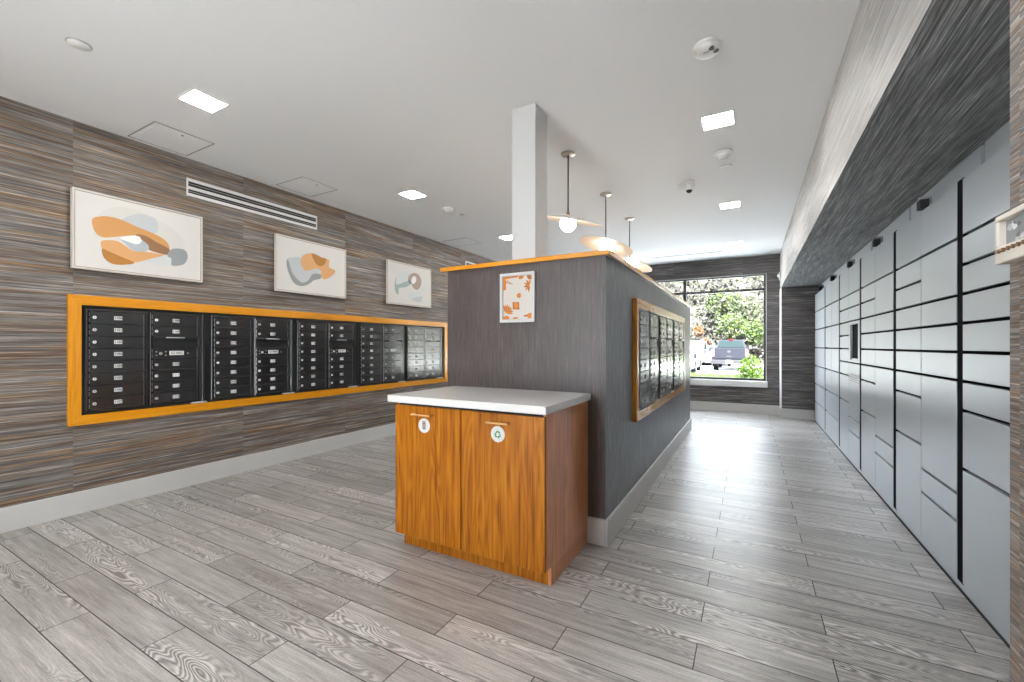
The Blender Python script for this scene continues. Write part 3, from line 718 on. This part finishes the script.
# ------------------------------------------------------------------ parcel lockers
zr = lambda k: .05 + .146 * k
COLS = dict(A=[14, 12, 11, 10, 9, 8, 7, 6, 4, 0], B=[14, 12, 10, 9, 8, 7, 3, 2, 0], P=[14, 12, 10, 8, 6, 4, 2, 0], K=[14, 12, 11, 10, 'k', 7, 3, 2, 0])
def locker_tower(c0, cols, label):
    y0, y1 = c0 + .035, c0 + 1.09          # edges of the two columns
    t = thing('parcel_locker', (RX + .05, (y0 + y1) / 2, 0), label, 'parcel locker', 'parcel locker towers in the recess')
    b = MB(); b.box((RX + .0225, y0, .05), (1.058, y1, zr(14)), 'locker_dark'); b.box((RX + .07, y0 - .034, .05), (1.058, y0, zr(14)), 'locker_dark'); b.box((RX + .07, y1, .05), (1.058, y1 + .034, zr(14)), 'locker_dark')
    b.build('cabinet', t)
    MB().box((RX + .010, y0 - .03, .0), (1.05, y1 + .03, .05), 'locker', .001).build('plinth', t)
    MB().box((RX + .004, y0 - .035, .0), (RX + .010, y1 + .035, .010), 'rubber').build('floor_gasket', t)
    MB().box((RX + .003, y1 - .001, .05), (RX + .06, y1 + .069, zr(14)), 'locker_dark').build('channel_strip', t)
    MB().box((1.02, y0 - .0, zr(14)), (1.058, y1 + .03, SZ), 'locker', .001).build('header_panel', t)
    ym = (y0 + y1) / 2
    k = MB(); k.box((RX - .012, ym - .035, 2.10), (RX + .03, ym + .035, 2.155), 'rubber', .002); k.box((RX + .03, ym - .02, 2.0945), (1.02, ym + .02, 2.13), 'locker')
    k.box((RX - .006, ym + .036, 2.10), (RX + .06, ym + .040, 2.185), 'grey')
    k.build('wall_bracket', t)
    for yy in (y0 - .034,):
        MB().box((RX + .012, yy, .02), (RX + .016, yy + .06, .047), 'plate').build('serial_label', t)
    for ci, cn in enumerate(cols):
        a = y0 + ci * (y1 - y0) / 2; c = a + (y1 - y0) / 2 - .004; a += .002
        L = COLS[cn]; hi = L[0]; i = 1
        while i < len(L):
            lo = L[i]
            if lo == 'k':
                lo = L[i + 1]; i += 1
                za, zb = zr(lo) + .007, zr(hi) - .007
                s = MB()
                oy0, oy1, oz0, oz1 = a + .07, c - .075, za + .02, zb - .03
                s.box((RX, a, za), (RX + .02, oy0, zb), 'locker', .001); s.box((RX, oy1, za), (RX + .02, c, zb), 'locker', .001)
                s.box((RX, oy0, oz1), (RX + .02, oy1, zb), 'locker'); s.box((RX, oy0, za), (RX + .02, oy1, oz0), 'locker')
                s.build('console_panel', t)
                s = MB(); s.prism([(RX + .002, oy0, oz0), (RX + .088, oy0, oz0), (RX + .088, oy0, oz0 + .085)], (0, oy1 - oy0, 0), 'white')
                s.build('sloped_shelf', t)
                MB().box((RX + .088, oy0, oz0), (RX + .10, oy1, oz1), 'screen').build('screen', t)
                hi = lo; i += 1; continue
            za, zb = zr(lo) + .008, zr(hi) - .008
            d = MB().box((RX, a, za), (RX + .022, c, zb), 'locker', .0015).build('door', t)
            if cn == 'K' and hi == 7:
                q = MB(); q.box((RX - .002, a + .01, zb - .20), (RX, c - .01, zb - .09), 'art_palegrey', .0005)
                for r in range(4): q.box((RX - .0026, a + .03, zb - .185 + r * .022), (RX - .002, c - .05 - .05 * (r % 2), zb - .178 + r * .022), 'grey')
                q.build('label_plate', d)
            hi = lo; i += 1
L0 = 1.89
for i, (cols, l) in enumerate(((('A', 'A'), 'pale grey parcel locker tower nearest the camera, beside the small box frame'),
                               (('B', 'A'), 'second parcel locker tower from the camera, right of a wide black gap'),
                               (('B', 'A'), 'third parcel locker tower, directly right of the tower with the screen'),
                               (('K', 'A'), 'parcel locker tower with a dark recessed touchscreen console'),
                               (('P', 'P'), 'parcel locker tower left of the console tower, second from the far end'),
                               (('P', 'P'), 'furthest parcel locker tower, against the dark return wall'))):
    locker_tower(L0 + 1.125 * i, cols, l)

# ------------------------------------------------------------------ small box frame on the near right wall
ya, yb_, za, zb = 1.085, 1.248, 1.415, 1.512
t = thing('box_frame', (SX, (ya + yb_) / 2, za), 'small cream box frame with a row of brown pegs on the near right wall', 'wall frame')
f = MB(); xa = SX - .03
rim = .024
for a, b in (((ya, za + .0), (yb_, za + .034)), ((ya, zb - .012), (yb_, zb)), ((ya, za + .034), (ya + rim, zb - .012)), ((yb_ - .013, za + .034), (yb_, zb - .012))):
    f.box((xa, a[0], a[1]), (SX, b[0], b[1]), 'artframe', .0025, 2)
f.build('frame', t)
f = MB(); f.box((SX - .018, ya + rim, za + .034), (SX, yb_ - .013, zb - .012), 'art_grey')
for k in range(14):
    yy = ya + rim + .004 + rr.random() * (yb_ - ya - rim - .03); zz = za + .036 + rr.random() * .036
    pts = [(yy + .008 * math.cos(q) * (.6 + rr.random()), zz + .006 * math.sin(q) * (.6 + rr.random())) for q in [j * PI / 3 for j in range(6)]]
    pts = [(min(max(u, ya + rim), yb_ - .018), min(max(v, za + .034), zb - .012)) for u, v in pts]
    q = f.bm.faces.new([f.bm.verts.new((SX - .0184 - .0002 * k, u, v)) for u, v in pts]); q.material_index = f.mi(('art_palegrey', 'art_slate', 'art_white', 'art_lightgrey')[k % 4])
f.build('picture', t)
for k in range(7):
    MB().cyl((xa, yb_ - .022 - .018 * k, za + .024), (xa - .004, yb_ - .022 - .018 * k, za + .024), .0042, 'peg', 12).build('peg', t)

# small white sounder on the corner of the beam by the window
t = thing('wall_sounder', (.452, 8.98, 2.43), 'tiny white scalloped alarm sounder at the beam corner by the window', 'alarm sounder')
MB().box((.447, 8.94, 2.42), (SX - .006, 9.06, 2.56), 'white', .006, 2).build('base', t)
MB().ball((.440, 9.0, 2.50), .035, 'white', (.6, 1, 1)).build('horn', t)

# ------------------------------------------------------------------ outdoors
GZ = -.2
struct(MB().box((-40, FY + .2, GZ - .2), (30, 40, GZ), 'asphalt').box((-25, -30, GZ - .2), (20, BY - .15, GZ + .1), 'asphalt'), 'ground_parking')
# lawn bank just outside
struct(MB().box((-14, 17.5, GZ), (10, 23.4, GZ + .02), 'grassgreen'), 'ground_lawn')
gr = MB()
for k in range(9000):
    y = 17.6 + 5.7 * rr.random(); x = -7 + 9.5 * rr.random(); h = .05 + .12 * rr.random(); a = rr.random() * PI; w_ = .02
    dx, dy = math.cos(a) * w_, math.sin(a) * w_
    gr.quad([(x - dx, y - dy, GZ + .02), (x + dx, y + dy, GZ + .02), (x + dx * .3 + .03 * rr.random(), y + dy * .3, GZ + h), (x - dx * .3, y - dy * .3, GZ + h)], 'leaf_bright' if rr.random() < .6 else 'leaf_pale')
tag(gr.build('grass'), 'short bright green grass between the window and the parking lot', 'grass', kind='stuff')

def hz(x, y):
    s = max(0, y - 38)
    return GZ + .50 * s + .9 * math.sin(x * .35 + y * .12) * min(1, s / 6) + .5 * math.sin(x * .9 - y * .5) * min(1, s / 6)
hb = MB(); nx, ny = 60, 40; G = []
for j in range(ny + 1):
    y = 38 + 60 * j / ny
    G.append([hb.bm.verts.new((-60 + 110 * i / nx, y, hz(-60 + 110 * i / nx, y))) for i in range(nx + 1)])
for j in range(ny):
    for i in range(nx): q = hb.bm.faces.new((G[j][i], G[j][i + 1], G[j + 1][i + 1], G[j + 1][i])); q.material_index = hb.mi('hill'); q.smooth = True
struct(hb, 'ground_hillside')
def leaves(mb, c, r, n, size, mats, R, flat=1.):
    for k in range(n):
        d = Vector((R.gauss(0, 1), R.gauss(0, 1), R.gauss(0, 1))).normalized() * (R.random() ** .45)
        p_ = Vector(c) + Vector((d.x * r[0], d.y * r[1], d.z * r[2]))
        u = Vector((R.gauss(0, 1), R.gauss(0, 1), R.gauss(0, 1))).normalized(); v = u.orthogonal().normalized()
        s_ = size * (.5 + R.random())
        mb.quad([p_ - u * s_, p_ + v * s_ * .5, p_ + u * s_, p_ - v * s_ * .5], mats[int(R.random() * len(mats))])
R = random.Random(11)
br = MB()
for k in range(420):
    y = 39 + 24 * R.random() ** 1.2; x = -17 + 23 * R.random()
    leaves(br, (x, y, hz(x, y) + .5), (1.1, 1.1, .9), 42, .20, ['brush_a', 'brush_b', 'brush_c', 'brush_a', 'brush_c', 'brush_d'], R)
tag(br.build('hillside_brush'), 'tangled grey-brown brush covering the hillside beyond the parking lot', 'brush', kind='stuff')
def tree(name, x, y, z, r, n, size, mats, label, cat='tree', z0=None, parts=True):
    z0 = hz(x, y) if z0 is None else z0
    t = thing(name, (x, y, z0), label, cat)
    tr = MB(); tr.cyl((x, y, z0 - .1), (x, y, z), .04 * r[0] + .02, 'bark', 8, .02)
    for k in range(4):
        a = k * 1.6; tr.cyl((x, y, (z0 + z) / 2), (x + .6 * r[0] * math.cos(a), y + .6 * r[1] * math.sin(a), z + .2 * r[2]), .02 * r[0] + .006, 'bark', 6, .005)
    tr.build('trunk', t)
    f = MB(); leaves(f, (x, y, z), r, n, size, mats, R); f.build('foliage', t)
tree('green_tree', -1.9, 43, 4.9, (1.7, 1.5, 1.5), 800, .17, ['leaf_mid', 'leaf_pale', 'leaf_olive', 'leaf_bright'], 'rounded pale green tree high on the hillside, left of centre in the window')
tree('green_tree', -.3, 42, 3.9, (1.5, 1.4, 1.5), 800, .17, ['leaf_mid', 'leaf_pale', 'leaf_olive'], 'olive green tree on the hillside near the right edge of the window')
tree('green_tree', -1.35, 39.5, 2.9, (1.2, 1.2, 1.1), 700, .15, ['leaf_bright', 'leaf_pale', 'leaf_mid'], 'bright yellow-green tree right above the pickup roof')
tree('green_tree', .35, 39, 2.3, (.9, .9, 1.0), 500, .14, ['leaf_bright', 'leaf_mid'], 'small bright green tree low on the right, behind the parked pickup')
tree('green_tree', -2.6, 47, 5.6, (1.2, 1.2, 1.1), 400, .17, ['leaf_olive', 'brush_d', 'leaf_pale'], 'muted grey-green tree highest on the hillside')
tree('orange_shrub', -3.7, 38.5, 2.5, (.45, .5, .5), 200, .12, ['leaf_orange', 'leaf_orange', 'brush_c'], 'orange flowering shrub above the white van', 'shrub')
tree('orange_shrub', -3.1, 38.3, 1.6, (.3, .4, .3), 100, .10, ['leaf_orange', 'brush_b'], 'smaller rust coloured shrub just above the white van roof', 'shrub')
bs = (.03, 12.2)
tree('green_bush', bs[0], bs[1], .50, (.34, .34, .52), 1300, .045, ['bush_leaf', 'bush_leaf', 'bush_pale', 'bush_dark'], 'bright green bush just outside the window, lower right corner', 'bush', z0=GZ)
leafy = bpy.data.objects['foliage']

def wheel(x0, x1, y, r, t, z=GZ):
    w_ = MB(); w_.cyl((x0, y, z + r), (x1, y, z + r), r, 'tyre', 24); o = w_.build('wheel', t)
    xo = x0 if abs(x0) > abs(x1) else x1
    MB().cyl((x0 - .004, y, z + r), (x1 + .004, y, z + r), r * .55, 'chrome', 16).build('rim', o)
# pickup
px0, px1, py = -1.98, -.10, 27.5
t = thing('pickup_truck', (-1.04, 30, GZ), 'dark blue-grey pickup truck parked with its tailgate towards the window', 'pickup truck')
b = MB()
b.prism([(px0 + .02, py + .03, .25), (px0, py + .03, .75), (px0 + .05, py + .03, 1.10), (px1 - .05, py + .03, 1.10), (px1, py + .03, .75), (px1 - .02, py + .03, .25)], (0, 5.3, 0), 'truck_paint', .02)
b.build('body', t)
b = MB()
v0 = [(px0 + .10, 29.2, 1.08), (px1 - .10, 29.2, 1.08), (px1 - .10, 31.6, 1.08), (px0 + .10, 31.6, 1.08)]
v1 = [(px0 + .28, 29.5, 1.62), (px1 - .28, 29.5, 1.62), (px1 - .30, 30.9, 1.62), (px0 + .30, 30.9, 1.62)]
A = [b.bm.verts.new(p_) for p_ in v0]; B = [b.bm.verts.new(p_) for p_ in v1]; mi = b.mi('truck_paint')
for q in (A[::-1], B, *[(A[k], A[(k + 1) % 4], B[(k + 1) % 4], B[k]) for k in range(4)]): b.bm.faces.new(q).material_index = mi
b.build('cab', t)
MB().prism([(px0 + .22, 29.21, 1.16), (px1 - .22, 29.21, 1.16), (px1 - .34, 29.44, 1.56), (px0 + .34, 29.44, 1.56)], (0, .03, 0), 'car_glass').build('rear_window', t)
MB().box((-1.14, 29.40, 1.60), (-.94, 29.46, 1.66), 'tail_red', .004).build('brake_light', t)
tg = MB().box((px0 + .17, py, .50), (px1 - .17, py + .04, 1.12), 'truck_paint', .02).build('tailgate', t)
em = MB(); em.prism([(-1.08 + .11 * math.cos(k * PI / 8), py - .002, .90 + .08 * math.sin(k * PI / 8)) for k in range(16)], (0, -.012, 0), 'chrome')
em.prism([(-1.08 + .17 * math.cos(k * PI / 8), py - .002, .64 + .05 * math.sin(k * PI / 8)) for k in range(16)], (0, -.010, 0), 'chrome')
em.build('emblem', tg)
MB().box((-1.14, py - .02, .93), (-.98, py - .0, .97), 'rubber').build('handle', tg)
for a, c in ((px0, px0 + .16), (px1 - .16, px1)): MB().box((a, py, .62), (c, py + .05, 1.06), 'tail_pink', .015).build('tail_light', t)
MB().box((px0 - .03, py - .10, .20), (px1 + .03, py + .05, .44), 'chrome', .03).build('bumper', t)
MB().box((-1.22, py - .11, .27), (-.92, py - .10, .42), 'plate').build('licence_plate', t)
for a, c in ((px0 - .18, px0 - .0), (px1, px1 + .18)): MB().box((a, 31.0, 1.05), (c, 31.08, 1.27), 'rubber', .02).build('mirror', t)
for y in (28.6, 31.9):
    wheel(px0 + .02, px0 + .30, y, .37, t); wheel(px1 - .30, px1 - .02, y, .37, t)
def car(name, x0, x1, y0, L, hb_, ht, paint, label, cat, van=False):
    t = thing(name, ((x0 + x1) / 2, y0 + L / 2, GZ), label, cat)
    b = MB(); b.prism([(x0, y0, .05), (x0, y0 + .05, hb_), (x0, y0 + L, hb_ - .05), (x0, y0 + L, .05)], (x1 - x0, 0, 0), paint, .05); b.build('body', t)
    e = .04 if van else .14
    b = MB(); prof = [(y0 + .06, hb_ - .02), (y0 + (.12 if van else .7), ht), (y0 + L * (.80 if van else .55), ht), (y0 + L * (.95 if van else .78), hb_ - .02)]
    b.prism([(x0 + e, q[0], q[1]) for q in prof], (x1 - x0 - 2 * e, 0, 0), paint, .03); b.build('cabin', t)
    s0, s1 = prof[0], prof[1]
    f0, f1 = .25, .85
    P0 = (s0[0] + (s1[0] - s0[0]) * f0, s0[1] + (s1[1] - s0[1]) * f0); P1 = (s0[0] + (s1[0] - s0[0]) * f1, s0[1] + (s1[1] - s0[1]) * f1)
    if not van:
        MB().prism([(x0 + e + .1, P0[0] - .02, P0[1]), (x1 - e - .1, P0[0] - .02, P0[1]), (x1 - e - .15, P1[0] - .02, P1[1]), (x0 + e + .15, P1[0] - .02, P1[1])], (0, .01, 0), 'car_glass').build('rear_window', t)
    for a, c in ((x0 + e - .008, x0 + e), (x1 - e, x1 - e + .008)):
        MB().prism([(a, y0 + L * .35, hb_ + .03), (a, y0 + L * .38, ht - .1), (a, y0 + L * .52, ht - .1), (a, y0 + L * .62, hb_ + .03)], (c - a, 0, 0), 'car_glass').build('side_window', t)
    for a in (x0 + .06, x1 - .22): MB().box((a, y0 - .01, hb_ - .25), (a + .16, y0 + .05, hb_ - .08), 'tail_pink', .01).build('tail_light', t)
    for y in (y0 + .8, y0 + L - .8):
        wheel(x0 - .005, x0 + .2, y, .32, t); wheel(x1 - .2, x1 + .005, y, .32, t)
car('white_van', -5.0, -2.95, 33.6, 4.0, 1.0, 1.62, 'car_white', 'plain white van parked behind the silver car, left of the pickup', 'van', True)
car('silver_car', -4.3, -2.55, 23.9, 4.2, .55, .92, 'car_silver', 'silver car at the window left edge, closest parked vehicle', 'car')
car('grey_car', -2.88, -1.2, 33.4, 4.2, .75, 1.25, 'car_silver', 'grey car parked between the white van and the pickup', 'car')

# ------------------------------------------------------------------ light
wd = bpy.data.worlds.new('world'); S.world = wd; wd.use_nodes = True
bg = wd.node_tree.nodes['Background']; bg.inputs[0].default_value = (.82, .91, 1.0, 1); bg.inputs[1].default_value = 13.
sun = bpy.data.lights.new('sun', 'SUN'); sun.energy = 85.; sun.angle = .03; sun.color = (1, .985, .96)
so = bpy.data.objects.new('sun', sun); COL.objects.link(so); so.rotation_euler = (math.radians(38), 0, math.radians(12)); so.location = (0, 0, 20)

# ------------------------------------------------------------------ camera and view
f_px = 429.3
cam = bpy.data.cameras.new('camera'); cam.sensor_fit = 'HORIZONTAL'; cam.sensor_width = 36.; cam.lens = f_px * 36. / 1024.
cam.shift_y = 4.8 / 1024.; cam.clip_start = .02; cam.clip_end = 500
co = bpy.data.objects.new('camera', cam); COL.objects.link(co); co.location = (0, 0, 1.25)
co.rotation_euler = (PI / 2, 0, math.radians(29.04)); S.camera = co
S.view_settings.view_transform = 'Standard'; S.view_settings.look = 'None'; S.view_settings.gamma = 1.; S.view_settings.use_curve_mapping = False
S.view_settings.exposure = .17
S.cycles.use_denoising = True
try: S.cycles.denoiser = 'OPENIMAGEDENOISE'; S.cycles.denoising_input_passes = 'RGB_ALBEDO_NORMAL'
except Exception: pass
S.cycles.max_bounces = 10; S.cycles.diffuse_bounces = 6; S.cycles.glossy_bounces = 4; S.cycles.transparent_max_bounces = 12
S.cycles.sample_clamp_indirect = 8.; S.cycles.caustics_reflective = False; S.cycles.caustics_refractive = False
